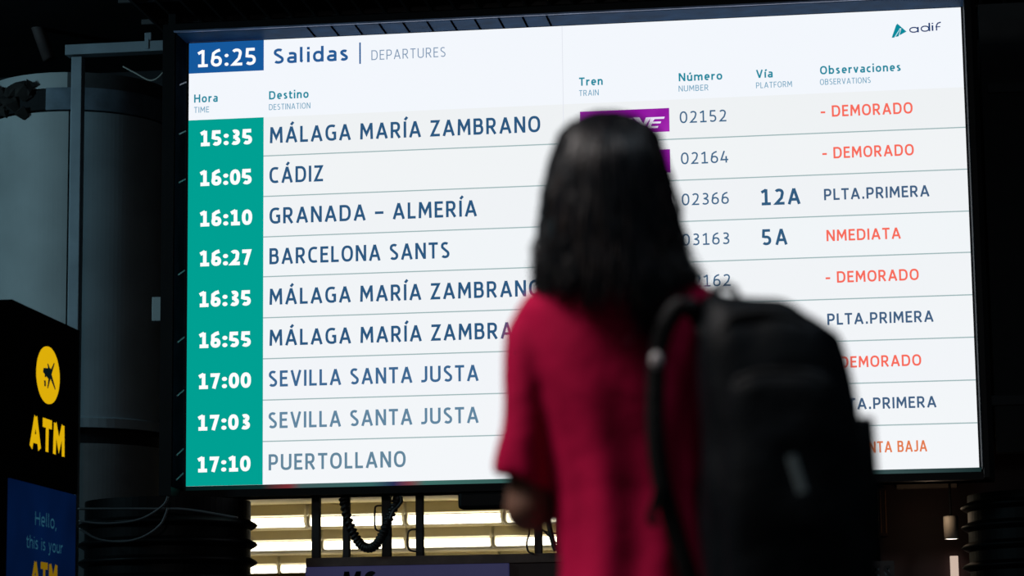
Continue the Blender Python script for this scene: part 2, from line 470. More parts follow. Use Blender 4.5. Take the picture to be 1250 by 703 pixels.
for py in (219, 331, 413, 478, 550, 580, 100, 160):
    p = at(222, py, YB - 0.12)
    bm = nb(); tube(bm, [(X0 - 0.012, YB - 0.19, p.z - 0.035), (X0 - 0.012, YB - 0.03, p.z + 0.02)], 0.005, 6); obj('bracket', bm, M_steelb, board)
# lower edge strip with coloured reflections painted in as a dim glow
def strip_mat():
    m = bpy.data.materials.new('painted_edge_reflections'); m.use_nodes = True; nt = m.node_tree; b = nt.nodes['Principled BSDF']
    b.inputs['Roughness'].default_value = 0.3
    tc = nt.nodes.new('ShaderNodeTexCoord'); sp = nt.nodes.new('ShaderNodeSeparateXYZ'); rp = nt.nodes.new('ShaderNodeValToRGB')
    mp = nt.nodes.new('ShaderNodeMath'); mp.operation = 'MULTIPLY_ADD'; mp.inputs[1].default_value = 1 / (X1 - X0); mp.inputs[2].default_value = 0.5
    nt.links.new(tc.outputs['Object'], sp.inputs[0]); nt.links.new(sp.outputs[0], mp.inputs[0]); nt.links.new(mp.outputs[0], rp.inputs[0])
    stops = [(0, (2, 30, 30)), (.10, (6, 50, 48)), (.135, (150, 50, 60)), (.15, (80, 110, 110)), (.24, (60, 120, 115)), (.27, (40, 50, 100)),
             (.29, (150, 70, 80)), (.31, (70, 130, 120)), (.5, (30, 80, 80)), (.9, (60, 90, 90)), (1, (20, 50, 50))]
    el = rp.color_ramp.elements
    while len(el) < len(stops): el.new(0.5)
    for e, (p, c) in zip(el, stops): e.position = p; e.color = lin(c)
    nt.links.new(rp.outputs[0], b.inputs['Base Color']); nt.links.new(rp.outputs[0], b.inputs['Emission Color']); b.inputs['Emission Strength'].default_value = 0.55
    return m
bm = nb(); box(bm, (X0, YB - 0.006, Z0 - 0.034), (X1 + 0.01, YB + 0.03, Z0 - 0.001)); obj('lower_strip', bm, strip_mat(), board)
bm = nb()
p0, p1 = at(560, 600, YB), at(705, 620, YB)
box(bm, (p0.x, YB - 0.04, at(600, 621, YB).z), (p1.x, YB + 0.07, Z0 - 0.074), 0.02)
obj('control_box', bm, M_case, board)

SC = {}
def G(c, s=1.0):
    k = (c, s)
    if k not in SC: SC[k] = glow('screen_%d_%d_%d' % c, lin(c), s)
    return SC[k]
bm = nb(); box(bm, (X0, YB, Z0), (X1, YB + 0.03, Z1))
screen = obj('screen', bm, G((243, 247, 253)), board)
def quad(name, px0, py0, px1, py1, colr, lay, exact=None, label=None):
    """upright panel on the screen between two image corners"""
    a, b = at(px0, py0, YB), at(px1, py1, YB)
    bm = nb(); box(bm, (a.x, YB - 0.0012 * lay - 0.0010, a.z), (b.x, YB - 0.0012 * lay + 0.0001, b.z))
    return obj(name, bm, colr if not isinstance(colr, tuple) else G(colr), screen, label=label)
XR = 1.0
xs = at(321.5, 300, YB).x
# row bands: line heights read at x=322, kept level on the board
lines = [143.2, 190.5, 239.9, 289.3, 337.9, 388.0, 438.0, 488.4, 538.9, 591.2]
lz = [at(322, y, YB).z for y in lines]; lz[-1] = Z0
rc = [(239, 242, 244), (241, 244, 246), (240, 243, 246), (241, 245, 248), (241, 244, 247), (242, 245, 248), (242, 245, 249), (243, 246, 249), (244, 247, 250)]
for i in range(9):
    bm = nb(); box(bm, (xs, YB - 0.0022, lz[i + 1] + (0.0035 if i < 8 else 0)), (X1, YB + 0.0001, lz[i] - (0.0035 if i else 0)))
    obj('row_panel', bm, G(rc[i]), screen)
    if i < 8:
        bm = nb(); box(bm, (xs, YB - 0.0022, lz[i + 1] - 0.0035), (X1, YB + 0.0001, lz[i + 1] + 0.0035)); obj('row_line', bm, G((158, 182, 184)), screen)
bm = nb(); box(bm, (X0, YB - 0.0022, Z0), (xs, YB + 0.0001, at(322, 143.2, YB).z)); obj('time_panel', bm, G((0, 160, 146)), screen, label='green strip behind the departure times')
bm = nb(); box(bm, (X0, YB - 0.0022, at(231, 90, YB).z), (at(322, 60, YB).x, YB + 0.0001, Z1)); obj('clock_panel', bm, G((22, 88, 156)), screen, label='blue box behind the clock time')
bm = nb(); a = at(687, 90, YB); box(bm, (a.x - 0.002, YB - 0.0030, lz[1]), (a.x + 0.002, YB + 0.0001, Z1)); obj('panel_seam', bm, G((226, 230, 238)), screen)
def text(s, xa, xb, yb, cap, weight, colr, lay=3, track=0.2):
    a = at(xa, yb, YB); b = at(xb, yb, YB)
    bm = write(s, lambda x, z: Vector((a.x + x, YB - 0.0012 * lay, a.z + z)), at(xa, yb - cap, YB).z - a.z, b.x - a.x, weight, track)
    o = obj('lettering', bm, G(colr), screen); o['kind'] = 'stuff'; return o
NAVY = (44, 88, 128); RED = (248, 108, 92); TEAL = (30, 138, 160); PALE = (112, 164, 192); WH = (255, 255, 255)
text('16:25', 240.5, 313, 82.3, 20.5, .155, WH, track=.12)
text('Salidas', 333.5, 425.5, 78, 18, .15, (40, 92, 150), track=.13)
quad('divider', 438.6, 52, 440.6, 78, (50, 95, 150), 2)
text('DEPARTURES', 453.5, 544, 73.6, 12, .10, (128, 152, 180))
for s, xa, xb, yb, s2, xb2, yb2 in (('Hora', 237, 266, 125.6, 'TIME', 255.5, 138), ('Destino', 328.5, 377, 121.6, 'DESTINATION', 379, 134.6),
                                    ('Tren', 707, 736, 105, 'TRAIN', 731, 117.5), ('Número', 828.5, 882, 99.5, 'NUMBER', 865, 112),
                                    ('Vía', 923, 943.5, 95.5, 'PLATFORM', 967, 108), ('Observaciones', 1001, 1100, 91, 'OBSERVATIONS', 1063, 104)):
    text(s, xa, xb, yb, 10, .165, TEAL, track=.13); text(s2, xa, xb2, yb2, 7.2, .12, PALE, track=.15)
for s, xa, xb, yb in (('15:35', 244, 308.5, 178.6), ('16:05', 243.5, 308, 227.2), ('16:10', 243.5, 308, 276.6), ('16:27', 243.3, 307.6, 325.2), ('16:35', 242.6, 307, 374.9),
                      ('16:55', 242.4, 307, 424.9), ('17:00', 241.8, 306.6, 474.9), ('17:03', 241, 306, 525.6), ('17:10', 240.6, 306, 576.5)):
    text(s, xa, xb, yb, 18.4, .215, WH, track=.08)
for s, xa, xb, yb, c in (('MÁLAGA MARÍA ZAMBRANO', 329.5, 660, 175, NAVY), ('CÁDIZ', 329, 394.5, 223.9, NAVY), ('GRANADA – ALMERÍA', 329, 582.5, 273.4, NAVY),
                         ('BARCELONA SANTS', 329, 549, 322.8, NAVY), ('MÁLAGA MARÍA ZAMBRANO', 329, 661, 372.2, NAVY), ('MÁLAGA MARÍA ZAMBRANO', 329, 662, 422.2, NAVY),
                         ('SEVILLA SANTA JUSTA', 327.8, 584.5, 472.3, (62, 104, 146)), ('SEVILLA SANTA JUSTA', 327.5, 584.5, 523, (98, 134, 160)), ('PUERTOLLANO', 328, 495.5, 574.2, (100, 134, 156))):  # last rows paler: a reflected wash painted into the text colours
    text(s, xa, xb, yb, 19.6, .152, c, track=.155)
for s, xa, xb, yb in (('02152', 830, 887, 150.6), ('02164', 831.5, 889, 200.8), ('02366', 832.5, 890, 251), ('03163', 833, 891, 300), ('02162', 834.5, 892, 350.8)):
    text(s, xa, xb, yb, 14.4, .12, (66, 104, 138), track=.17)
text('12A', 928.5, 977.5, 250.8, 19.5, .165, (50, 92, 128), track=.15); text('5A', 930, 961.5, 299.6, 19.5, .16, (50, 92, 128))
for s, xa, xb, yb, c in (('- DEMORADO', 1002, 1114.5, 143.2, RED), ('- DEMORADO', 1004, 1116, 194, RED), ('PLTA.PRIMERA', 1006, 1135, 244.6, (66, 96, 130)), ('NMEDIATA', 1009, 1100, 294.6, RED),
                         ('- DEMORADO', 1008, 1122, 345.6, RED), ('PLTA.PRIMERA', 1010, 1140, 396.8, (66, 96, 130)), ('- DEMORADO', 1012, 1125, 449.5, RED),
                         ('PLTA.PRIMERA', 1014, 1143.5, 500.6, (66, 96, 130)), ('PLANTA BAJA', 1033, 1132, 553.4, (228, 124, 78))):
    text(s, xa, xb, yb, 13.8, .155, c, track=.125)
# purple train tiles
def purple():
    m = glow('purple_tile', lin((148, 22, 164)), 1.0); nt = m.node_tree; e = nt.nodes['Emission']
    tc = nt.nodes.new('ShaderNodeTexCoord'); n = nt.nodes.new('ShaderNodeTexNoise'); n.inputs['Scale'].default_value = 4; rp = nt.nodes.new('ShaderNodeValToRGB')
    rp.color_ramp.elements[0].position = .35; rp.color_ramp.elements[1].position = .7
    rp.color_ramp.elements[0].color = lin((136, 14, 152)); rp.color_ramp.elements[1].color = lin((172, 48, 182))
    nt.links.new(tc.outputs['Object'], n.inputs['Vector']); nt.links.new(n.outputs['Fac'], rp.inputs[0]); nt.links.new(rp.outputs[0], e.inputs[0]); return m
PU = purple()
for i, (xa, ya, xb, yb) in enumerate(((708, 136.6, 817.5, 160.6), (709, 186.6, 818.5, 210.5), (710, 236.5, 819.5, 260.5))):
    quad('train_tile', xa, ya, xb, yb, PU, 3)
    # slanted white train mark: A V E
    if i: continue
    k = at(708, 160, YB); u = (at(818, 160, YB).x - k.x) / 110.0
    z0 = at(xb, yb, YB).z; dx = (xa - 708) * u
    def P(x, y): return Vector((k.x + dx + (x - 708) * u, YB - 0.0062, z0 + y * u))
    bm = nb()
    for poly in (((773, 19), (781, 19), (786, 10.5), (784.5, 8)), ((783, 4.5), (785, 4.5), (795.5, 18.5), (789, 18.5)),
                 ((792, 5), (797, 18.5), (812, 18.5), (811, 16), (799.5, 16)), ((794, 12.8), (807.5, 12.8), (806.5, 10.5), (793, 10.5)), ((791, 7.3), (804, 7.3), (803, 4.9), (789.5, 4.9)),
                 ((756, 4.5), (761, 4.5), (772, 18.5), (766, 18.5)), ((766, 18.5), (772, 18.5), (777, 4.5), (772, 4.5)), ((762, 10), (775, 10), (775, 7.8), (760, 7.8)),
                 ((790.2, 5), (794, 5), (799, 18.5), (795, 18.5))):
        bm.faces.new([bm.verts.new(P(x, y)) for x, y in poly])
    obj('train_mark', bm, G((238, 232, 250)), screen)
# railway mark at the top right: teal triangle and wordmark
k = at(1088.5, 46.3, YB); u = YB / F
def L(x, y): return Vector((k.x + x * u, YB - 0.0045, k.z + y * u))
bm = nb()
for poly in (((0, 0), (3, 0), (10.0, 10), (7.5, 17.5), (6, 16)), ((4.5, .8), (8.5, 1.4), (11.6, 11.5), (8.8, 8)), ((7.5, 17.8), (18.4, 7.0), (9.6, 2.6), (12.2, 11.6), (10.0, 11.2), (5.6, 6.4))):
    bm.faces.new([bm.verts.new(L(x, y)) for x, y in poly][::1])
obj('railway_mark', bm, G((8, 138, 156)), screen)
bm = nb()
for poly in (((4.3, 2.2), (5.2, 1.6), (10.4, 9.6), (9.6, 10.2)),):
    bm.faces.new([bm.verts.new(L(x, y) + Vector((0, -0.001, 0))) for x, y in poly])
obj('railway_mark', bm, G((190, 228, 240)), screen)
bm = nb(); sw = 1.5
def LS(pts, w=1.5): ribbon(bm, pts, w, lambda q: L(q.x, q.y))
LS(arc(27.5, 8.8, 4.9, 3.0, 0, 360, 24, 2.2)); LS([(32.6, 5.4), (32.6, 12.2)], 1.9)
LS(arc(41.2, 9.6, 4.6, 3.2, 0, 360, 24, 2.2)); LS([(46.6, 6.2), (46.6, 16.8)], 2.0)
LS([(50.4, 6.4), (50.4, 13.6)], 2.0); LS([(49.4, 15.9), (51.5, 15.9)], 1.3)
LS([(55.3, 6.6), (55.3, 13), (57, 15.8), (60.8, 17.0)], 1.6); LS([(54, 11.2), (60, 11.4)], 1.2)
obj('railway_wordmark', bm, G((38, 62, 112)), screen)

# ---------------------------------------------------------------- frame under the board
PY = YB + 0.12
zb = at(450, 680, PY).z; zboard = Z0 - 0.075
frame = thing('support_frame', 'row of thin dark brown posts on a worn beam carrying the departure board', 'frame', ((at(540, 600, PY).x), PY, zb))
xa, xb = at(375, 684, PY).x, at(1062, 684, PY).x
bm = nb(); box(bm, (xa, PY - 0.04, zb - 0.055), (xb, PY + 0.06, zb), 0.004); obj('beam', bm, M_beam, frame)
for i, (pxx, w) in enumerate(((386, 10), (423, 8), (472, 11), (512.5, 9), (657, 9), (684, 9), (760, 9), (860, 9), (960, 9), (1040, 9))):
    p = at(pxx, 640, PY); hw = w * PY / F / 2
    bm = nb(); box(bm, (p.x - hw, PY - 0.025, zb - 0.001), (p.x + hw, PY + 0.03, zboard + 0.001), 0.003)
    obj('post', bm, M_post if i > 3 else mat('dark_post_paint', (0.012, 0.010, 0.010), 0.6, var=.2), frame)
# coiled cable and loose leads
def ppath(lst, Y, n=8):
    P = [at(x, y, Y) for x, y in lst]
    if Y > 15.5 and lst[0][1] > 600:
        for p in P: p.z = min(p.z, Z0 - 0.092)
    return smooth_path(P, n)
CY = PY - 0.075
bm = nb()
path = ppath([(419, 606), (423, 628), (431, 650), (440, 664), (450, 669), (460, 664), (468, 650), (475, 632), (484, 612), (486, 604)], CY, 20)
fr = frames(path); hel = []; n = len(path)
for i in range(n - 1):
    for s in range(4):
        q = i + s / 4; p = path[i].lerp(path[i + 1], s / 4); t, nn, b = fr[i]
        a = q * 1.15
        hel.append(p + (nn * math.cos(a) + b * math.sin(a)) * 0.020)
tube(bm, hel, 0.011, 6); tube(bm, path, 0.018, 8); tube(bm, path[n // 3 + 4: 2 * n // 3], 0.024, 10)
tag(obj('coiled_cable', bm, M_cable, loc=path[0], smooth=True), 'black coiled cable hanging in a loop under the board', 'cable')
for lst, lab in (([(466, 617), (459, 618), (457.5, 624), (457.5, 640), (460, 647), (468, 649)], 'small black wire hook on the post beside the coiled cable'),
                 ([(509, 646), (501, 647), (498, 652), (498, 667), (501, 672), (509, 673)], 'black wire hook on the post right of the coiled cable')):
    bm = nb(); pp = ppath(lst, PY - 0.038); tube(bm, pp, 0.006, 6)
    tag(obj('wire_hook', bm, M_cable, loc=pp[0], smooth=True), lab, 'hook')
for lst, rr, lab in (([(489, 604), (490, 612), (486, 618), (480, 624), (476, 634)], 0.010, 'short black lead behind the coiled cable, beside the middle post'),
                     ([(645, 632), (646, 650), (643, 662), (645, 673), (652, 676)], 0.006, 'thin black lead dangling left of the arm'),
                     ([(647, 634), (660, 646), (676, 651), (692, 652)], 0.005, 'thin black lead curving right behind the elbow'),
                     ([(655, 640), (668, 652), (680, 663), (694, 664)], 0.006, 'lower thin black lead behind the elbow'),
                     ([(668, 628), (671, 645), (676, 665), (679, 672)], 0.016, 'thick black cable hanging between the last two posts')):
    bm = nb(); pp = ppath(lst, PY - 0.05 - {489: .11, 645: .0, 647: .04, 655: .075, 668: .11}[lst[0][0]]); tube(bm, pp, rr, 6)
    tag(obj('hanging_lead', bm, M_cable, loc=pp[0], smooth=True), lab, 'cable')
# kiosk under the frame with its sign
KY = PY - 0.03
kx0, kx1 = at(377, 700, KY).x, at(1064, 700, KY).x; kz = zb - 0.056
kiosk = thing('kiosk', 'dark maroon kiosk top under the beam, with a dim violet sign on its front', 'kiosk', ((kx0 + kx1) / 2, KY + 0.6, 0))
bm = nb(); box(bm, (kx0, KY, 0), (kx1, KY + 1.2, kz), 0.004); obj('body', bm, M_maroon, kiosk)
sx0, sx1 = at(374, 700, KY).x, at(622, 700, KY).x; sz1 = at(450, 691, KY).z
bm = nb(); box(bm, (sx0, KY - 0.03, sz1 - 0.45), (sx1, KY - 0.001, sz1), 0.003)
sign = obj('sign_panel', bm, mat('violet_backlit_sign', (0.06, 0.05, 0.10), 0.4, emit=lin((52, 52, 92)), es=0.5, var=.4, scale=2.5), kiosk, label='dim violet lit sign with black letters')
a = at(416, 698, KY)
bm = write('MS', lambda x, z: Vector((a.x + x + z * .15, KY - 0.034, a.z - 0.16 + z)), 0.16, 0.21, .2, .12); obj('lettering', bm, M_black, sign)
bm = nb(); e0, e1 = at(1058, 686, KY), at(1092, 710, KY)
box(bm, (e0.x, KY - 0.10, e1.z - 0.1), (e1.x, KY - 0.06, e0.z)); box(bm, (e0.x, KY - 0.061, e1.z - 0.08), (e0.x + 0.03, KY + 0.001, e1.z - 0.04))
sg = obj('letter_sign', bm, mat('black_sign_face', (0.012, 0.010, 0.012), .5), kiosk, label='small dark sign with grey-edged letters')
for off, c, wgt in ((0.0, (0.10, 0.15, 0.17), .34), (-0.004, (0.006, 0.006, 0.008), .19)):
    a = at(1064, 708, KY - 0.10)
    bm = write('ES', lambda x, z: Vector((a.x + x, KY - 0.103 + off, a.z + z)), 0.085, 0.118, wgt, .2)
    obj('lettering', bm, mat('letter_grey' if off == 0 else 'letter_black', c, .6), sg)

# right hand side under the board: dark shop front
RY = 17.0
bm = nb(); ra, rb = at(1072, 600, RY), at(1260, 600, RY)
box(bm, (ra.x, RY + 0.3, 0), (rb.x, RY + 0.4, 2.3)); shop = o = obj('shop_panel', bm, M_maroon, loc=((ra.x + rb.x) / 2, RY + .35, 0)); tag(o, 'dark maroon shop front panel below the right end of the board', 'panel')
bm = nb(); a = at(1095, 593, RY); b = at(1169, 585, RY); box(bm, (a.x, RY + 0.22, a.z), (b.x, RY + 0.30, b.z))
obj('shelf_rail', bm, mat('dull_beige_rail', (0.35, 0.28, 0.22), .6, var=.2), shop, label='dull beige rail')
bm = nb()
fa, fb = at(1073, 652, RY), at(1082, 592, RY)
box(bm, (fa.x, RY + 0.2, fa.z), (fb.x, RY + 0.3, fb.z), .004)
fo = obj('panel_frame', bm, M_maroon, shop, label='narrow upright reddish frame')
for pxx in (1074.3, 1080.5):
    q = at(pxx, 600, RY + .19)
    bm = nb(); box(bm, (q.x - .003, RY + .19, fa.z + .02), (q.x + .003, RY + .2, fb.z - .02)); obj('edge_strip', bm, mat('warm_bronze_edge', (0.30, 0.15, 0.07), .45, .3), fo)
sp = thing('spotlight', 'small cylindrical white spotlight hanging below the right corner of the board', 'lamp', at(1161, 628, RY - .2))
LC = at(1161, 658, RY - .2); LT = at(1160.5, 630, RY - .2); lr = 8.8 * RY / F
bm = nb(); lathe(bm, LT.x, LT.y, [(0.001, LT.z), (lr * .94, LT.z), (lr, LT.z - .008), (lr, LC.z), (lr * .9, LC.z), (lr * .9, LC.z + .012), (0.001, LC.z + .012)], 32)
obj('lamp_body', bm, mat('dull_white_enamel', (0.6, 0.55, 0.48), .5, var=.1), sp, smooth=True)
bm = nb(); lathe(bm, LT.x, LT.y, [(0.001, LC.z + .002), (lr * .9, LC.z + .002), (lr * .9, LC.z + .01), (0.001, LC.z + .01)], 32)
obj('lamp_lens', bm, glow('lamp_lens_glow', (1.0, .90, .78, 1), 4.5), sp)
bm = nb(); tube(bm, [LT, LT + Vector((0, 0, 0.55))], .008, 8); tube(bm, [LT + Vector((0, 0, 0.55)), LT + Vector((0, .55, .55))], .008, 8); obj('stem', bm, M_black, sp)
bm = nb(); a = at(1161, 676, RY); b = at(1171, 676, RY)
box(bm, (a.x, RY + 0.24, 0), (b.x, RY + 0.30, a.z), .003)
obj('lit_panel_edge', bm, mat('warm_glow_strip', (.5, .42, .36), .4, emit=lin((208, 184, 168)), es=.9), shop, label='glowing beige upright strip')  # beige strip given its own emission

pl = bpy.data.lights.new('added_shop_fill', 'POINT'); pl.energy = 0.5; pl.color = (1, .72, .48); pl.shadow_soft_size = .05  # added warm fill for the rail, frame and spotlight body
po = bpy.data.objects.new('added_shop_fill', pl); C.objects.link(po); po.location = at(1135, 632, RY - .35)
# ---------------------------------------------------------------- ribbed black columns
def ribbed(px, R, Y, ztop, label, zs):
    c = at(px, 650, Y)
    t = thing('ribbed_column', label, 'column', (c.x, Y, 0))
    bm = nb(); lathe(bm, c.x, Y, [(0.001, 0), (R - .02, 0), (R - .02, ztop), (0.001, ztop)], 72); obj('core', bm, M_rib, t, smooth=False)
    for z in zs:
        bm = nb(); lathe(bm, c.x, Y, [(R - .021, z - .030), (R + .012, z - .012), (R + .024, z), (R + .012, z + .012), (R - .021, z + .030)], 72)
        obj('rib', bm, M_rib, t, smooth=True)
    return t
RR = 0.50
Yl = 15.75
c = at(312, 650, Yl); pxc = 205
cc = at(pxc, 650, Yl); Rl = c.x - cc.x - .024
zsl = [at(312, y, Yl).z for y in (640, 663.5, 685.5, 707, 729)]
step = zsl[0] - zsl[1]
zsl = [zsl[0] + step * k for k in range(1, 3) if zsl[0] + step * k < Z0 - .12] + zsl + [zsl[-1] - step * k for k in range(1, 11)]
ribbed(pxc, Rl, Yl, Z0 - 0.09, 'black ribbed column under the left end of the board', zsl)
Yr_ = 16.2
cr = at(1288, 650, Yr_); Rr = cr.x - at(1178, 650, Yr_).x
ribbed(1288, Rr, Yr_, at(1250, 596, Yr_ - Rr).z, 'black ribbed column at the right edge of the picture', [at(1240, 612 + 25 * k, Yr_ - Rr * .9).z for k in range(15)])
bm = nb(); a = at(1206, 300, 16.9); box(bm, (a.x, 16.9, 2.2), (a.x + 2.2, 17.0, CZ - .06), .004)
pn = obj('wall_panel', bm, mat('black_wall_panel', (.024, .028, .032), .6, var=.2), loc=(a.x + 1, 16.9, 2.2)); tag(pn, 'tall black wall panel right of the board', 'panel')
for py in (489, 108):
    q = at(1206, py, 16.88)
    bm = nb(); box(bm, (q.x, 16.87, q.z - .03), (q.x + 2.1, 16.9, q.z + .03)); obj('ledge', bm, mat('black_ledge', (.03, .036, .042), .5), pn)

# ---------------------------------------------------------------- big clad column on the left
DC = at(95, 300, 17.0); DR = 0.62; DX, DY = DC.x, 17.0
def zp(py, px=95): return at(px, py, DY - DR).z
col = thing('clad_column', 'big round grey column with metal bands, left of the board', 'column', (DX, DY, 0))
ztop, zb1, zb2 = zp(87), zp(106), zp(133)
bm = nb(); lathe(bm, DX, DY, [(0.001, 0), (DR - .03, 0), (DR - .03, ztop - .02), (0.001, ztop - .02)], 72); obj('core', bm, M_black, col)
zl1, zl2, zl3 = zp(508), zp(521), zp(540)
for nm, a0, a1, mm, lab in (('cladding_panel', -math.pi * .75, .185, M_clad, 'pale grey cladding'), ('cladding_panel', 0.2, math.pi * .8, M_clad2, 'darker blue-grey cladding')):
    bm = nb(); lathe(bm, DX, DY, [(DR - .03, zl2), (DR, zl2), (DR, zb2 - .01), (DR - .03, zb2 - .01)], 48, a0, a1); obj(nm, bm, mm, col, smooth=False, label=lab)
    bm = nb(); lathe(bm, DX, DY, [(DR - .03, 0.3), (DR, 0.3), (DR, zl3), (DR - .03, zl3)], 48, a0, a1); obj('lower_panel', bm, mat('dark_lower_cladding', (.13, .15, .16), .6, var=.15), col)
bm = nb(); lathe(bm, DX, DY, [(DR - .03, zl2), (DR + .03, zl2), (DR + .035, zl1 - .01), (DR + .02, zl1), (DR - .03, zl1)], 72); obj('ledge_ring', bm, M_clad2, col)
bm = nb(); lathe(bm, DX, DY, [(DR - .03, zb2), (DR + .012, zb2), (DR + .012, zb1), (DR - .03, zb1)], 72, -.06, math.pi * .8); obj('steel_band', bm, M_steelb, col, label='blue-grey steel band')
bm = nb(); lathe(bm, DX, DY, [(DR - .03, zb2 + .005), (DR + .004, zb2 + .005), (DR + .004, zb1 - .01), (DR - .03, zb1)], 48, -math.pi * .8, -.06); obj('dark_band', bm, M_black, col, label='black gap where the band is missing')
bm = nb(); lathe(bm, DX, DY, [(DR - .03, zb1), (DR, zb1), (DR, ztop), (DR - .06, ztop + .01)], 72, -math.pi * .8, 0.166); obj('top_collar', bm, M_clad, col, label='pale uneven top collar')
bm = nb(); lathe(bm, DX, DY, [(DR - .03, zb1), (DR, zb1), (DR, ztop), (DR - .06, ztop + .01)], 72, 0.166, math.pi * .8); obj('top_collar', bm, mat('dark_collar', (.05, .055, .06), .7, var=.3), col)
# torn insulation
bm = nb(); random.seed(5)
for k in range(26):
    a = -1.15 + k * .037 + random.uniform(-.02, .02); z = random.uniform(zb2 - .02, zb1 + .03)
    p = Vector((DX + (DR + .015) * math.sin(a), DY - (DR + .015) * math.cos(a), z))
    res = bmesh.ops.create_icosphere(bm, subdivisions=1, radius=random.uniform(.035, .07), matrix=Matrix.Translation(p))
    for v in res['verts']: v.co += Vector([random.uniform(-.02, .02) for _ in range(3)])
obj('torn_insulation', bm, mat('black_torn_insulation', (.015, .013, .012), .9, var=.6, scale=15), col, label='ragged black insulation in the gap')
# strut frame in front of it
SY = DY - DR - 0.17
fr_ = thing('steel_strut', 'grey steel upright with a cross arm in front of the round column', 'frame', (at(90, 400, SY).x, SY, 0))
a, b = at(84, 400, SY), at(97, 400, SY)
zt = at(100, 70, SY).z
bm = nb(); box(bm, (a.x, SY - .03, 0), (b.x, SY + .05, zt), .004); obj('upright', bm, M_steel, fr_)
a1, b1 = at(82, 69, SY), at(203.5, 50.5, SY)
bm = nb(); box(bm, (a1.x, SY - .05, at(140, 66.5, SY).z), (b1.x, SY + .05, at(140, 54, SY).z), .003); obj('cross_arm', bm, M_steel, fr_)
q = at(182, 46, SY); bm = nb(); box(bm, (q.x - .022, SY - .03, at(182, 53, SY).z - .002), (q.x + .022, SY + .02, at(182, 41, SY).z), .003); box(bm, (q.x - .012, SY - .058, at(182, 62, SY).z), (q.x + .012, SY - .045, at(182, 50, SY).z)); obj('clamp', bm, M_steel, fr_)
bm = nb(); pp = ppath([(150, 81), (165, 89), (183, 98), (195, 93), (205, 78), (206, 66)], SY + .02); tube(bm, pp, .006, 6); tag(obj('thin_cable', bm, mat('pale_cable', (.35, .36, .33), .5), loc=pp[0], smooth=True), 'thin pale cable sagging below the cross arm', 'cable')
bm = nb(); a = at(187, 393, SY); b = at(204, 363, SY); box(bm, (a.x, SY - .04, a.z), (b.x, SY + .03, b.z), .006)
jb = obj('junction_box', bm, mat('pale_grey_plastic', (.34, .40, .41), .5), loc=(a.x, SY, a.z)); tag(jb, 'small pale grey box beside the left edge of the board', 'junction box')
bm = nb(); a = at(206, 378, SY); box(bm, (a.x - .01, SY - .03, 0.0), (a.x + .04, SY + .05, CZ - .06), .003)
tag(obj('black_upright', bm, M_case, loc=(a.x, SY, 0)), 'black steel upright directly beside the left end of the board', 'post')
bm = nb(); tube(bm, [at(25, -25, 16.6), at(60, 72, 16.6)], .045, 12); tag(obj('ceiling_pipe', bm, mat('dull_brown_pipe', (.05, .035, .035), .7, var=.3), loc=at(40, 0, 16.6), smooth=True), 'dull brown slanting pipe above the round column', 'pipe')
for lst in ([(95, 621), (140, 621), (188, 621), (230, 622), (290, 632)], [(96, 636), (130, 639), (170, 634), (198, 618), (205, 606)], [(97, 645), (120, 658), (150, 661), (175, 655), (196, 640), (205, 620)]):
    bm = nb(); pp = ppath(lst, Yl - Rl - .05 - .02 * (lst[0][0] - 95)); tube(bm, pp, .008, 6)
    tag(obj('hanging_cable', bm, mat('grey_cable', (.05, .055, .06), .5), loc=pp[0], smooth=True),
        {621: 'straight dark cable across the top of the left ribbed column', 636: 'upper dark cable loop beside the left ribbed column', 645: 'lower dark cable loop beside the left ribbed column'}[lst[0][1]], 'cable')

# ---------------------------------------------------------------- cash machine totem
TY = 12.0
c0 = at(17, 365, TY); c1 = at(12, 582, TY)
TX = (c0.x + at(10, 582, TY).x) / 2
far = at_x(97.5, 404, TX); TYF = far.y
zt = c0.z; zm = at(12, 582, TY).z
totem = thing('cash_machine', 'black and blue cash machine cabinet with a yellow round emblem on its side', 'cash machine', (TX - .4, (TY + TYF) / 2, 0))
M_tot = mat('black_cabinet_face', (.0018, .002, .0026), .9, var=.2, spec=0)
bm = nb(); box(bm, (TX - .8, TY, zm), (TX, TYF, zt), .006); top = obj('top_cabinet', bm, M_tot, totem, label='black upper cabinet')
bm = nb(); box(bm, (TX - .79, TY + .01, 0.0), (TX - .012, TYF - .01, zm - .002), .004); low = obj('lower_cabinet', bm, M_tot, totem)
def blue_mat():
    m = bpy.data.materials.new('blue_backlit_panel'); m.use_nodes = True; nt = m.node_tree; b = nt.nodes['Principled BSDF']
    tc = nt.nodes.new('ShaderNodeTexCoord'); n = nt.nodes.new('ShaderNodeTexNoise'); n.inputs['Scale'].default_value = 1.6; rp = nt.nodes.new('ShaderNodeValToRGB')
    nt.links.new(tc.outputs['Object'], n.inputs['Vector']); nt.links.new(n.outputs['Fac'], rp.inputs[0])
    rp.color_ramp.elements[0].position = .3; rp.color_ramp.elements[1].position = .75
    rp.color_ramp.elements[0].color = lin((3, 14, 38)); rp.color_ramp.elements[1].color = lin((5, 34, 82))
    b.inputs['Base Color'].default_value = (.001, .005, .02, 1); b.inputs['Roughness'].default_value = .3; b.inputs['Specular IOR Level'].default_value = 0
    nt.links.new(rp.outputs[0], b.inputs['Emission Color']); b.inputs['Emission Strength'].default_value = .5
    return m
bm = nb(); box(bm, (TX - .0115, TY + .012, .35), (TX - .004, TYF - .012, zm - .004)); blue = obj('blue_panel', bm, blue_mat(), totem, label='dim blue lit panel')
YEL = glow('yellow_backlit', lin((226, 178, 10)), .95)
cen = at_x(58, 458, TX); ry = (at_x(72, 462, TX).y - at_x(44.5, 455, TX).y) / 2; rz = 36.5 * cen.y / F
rad = (ry + rz) / 2
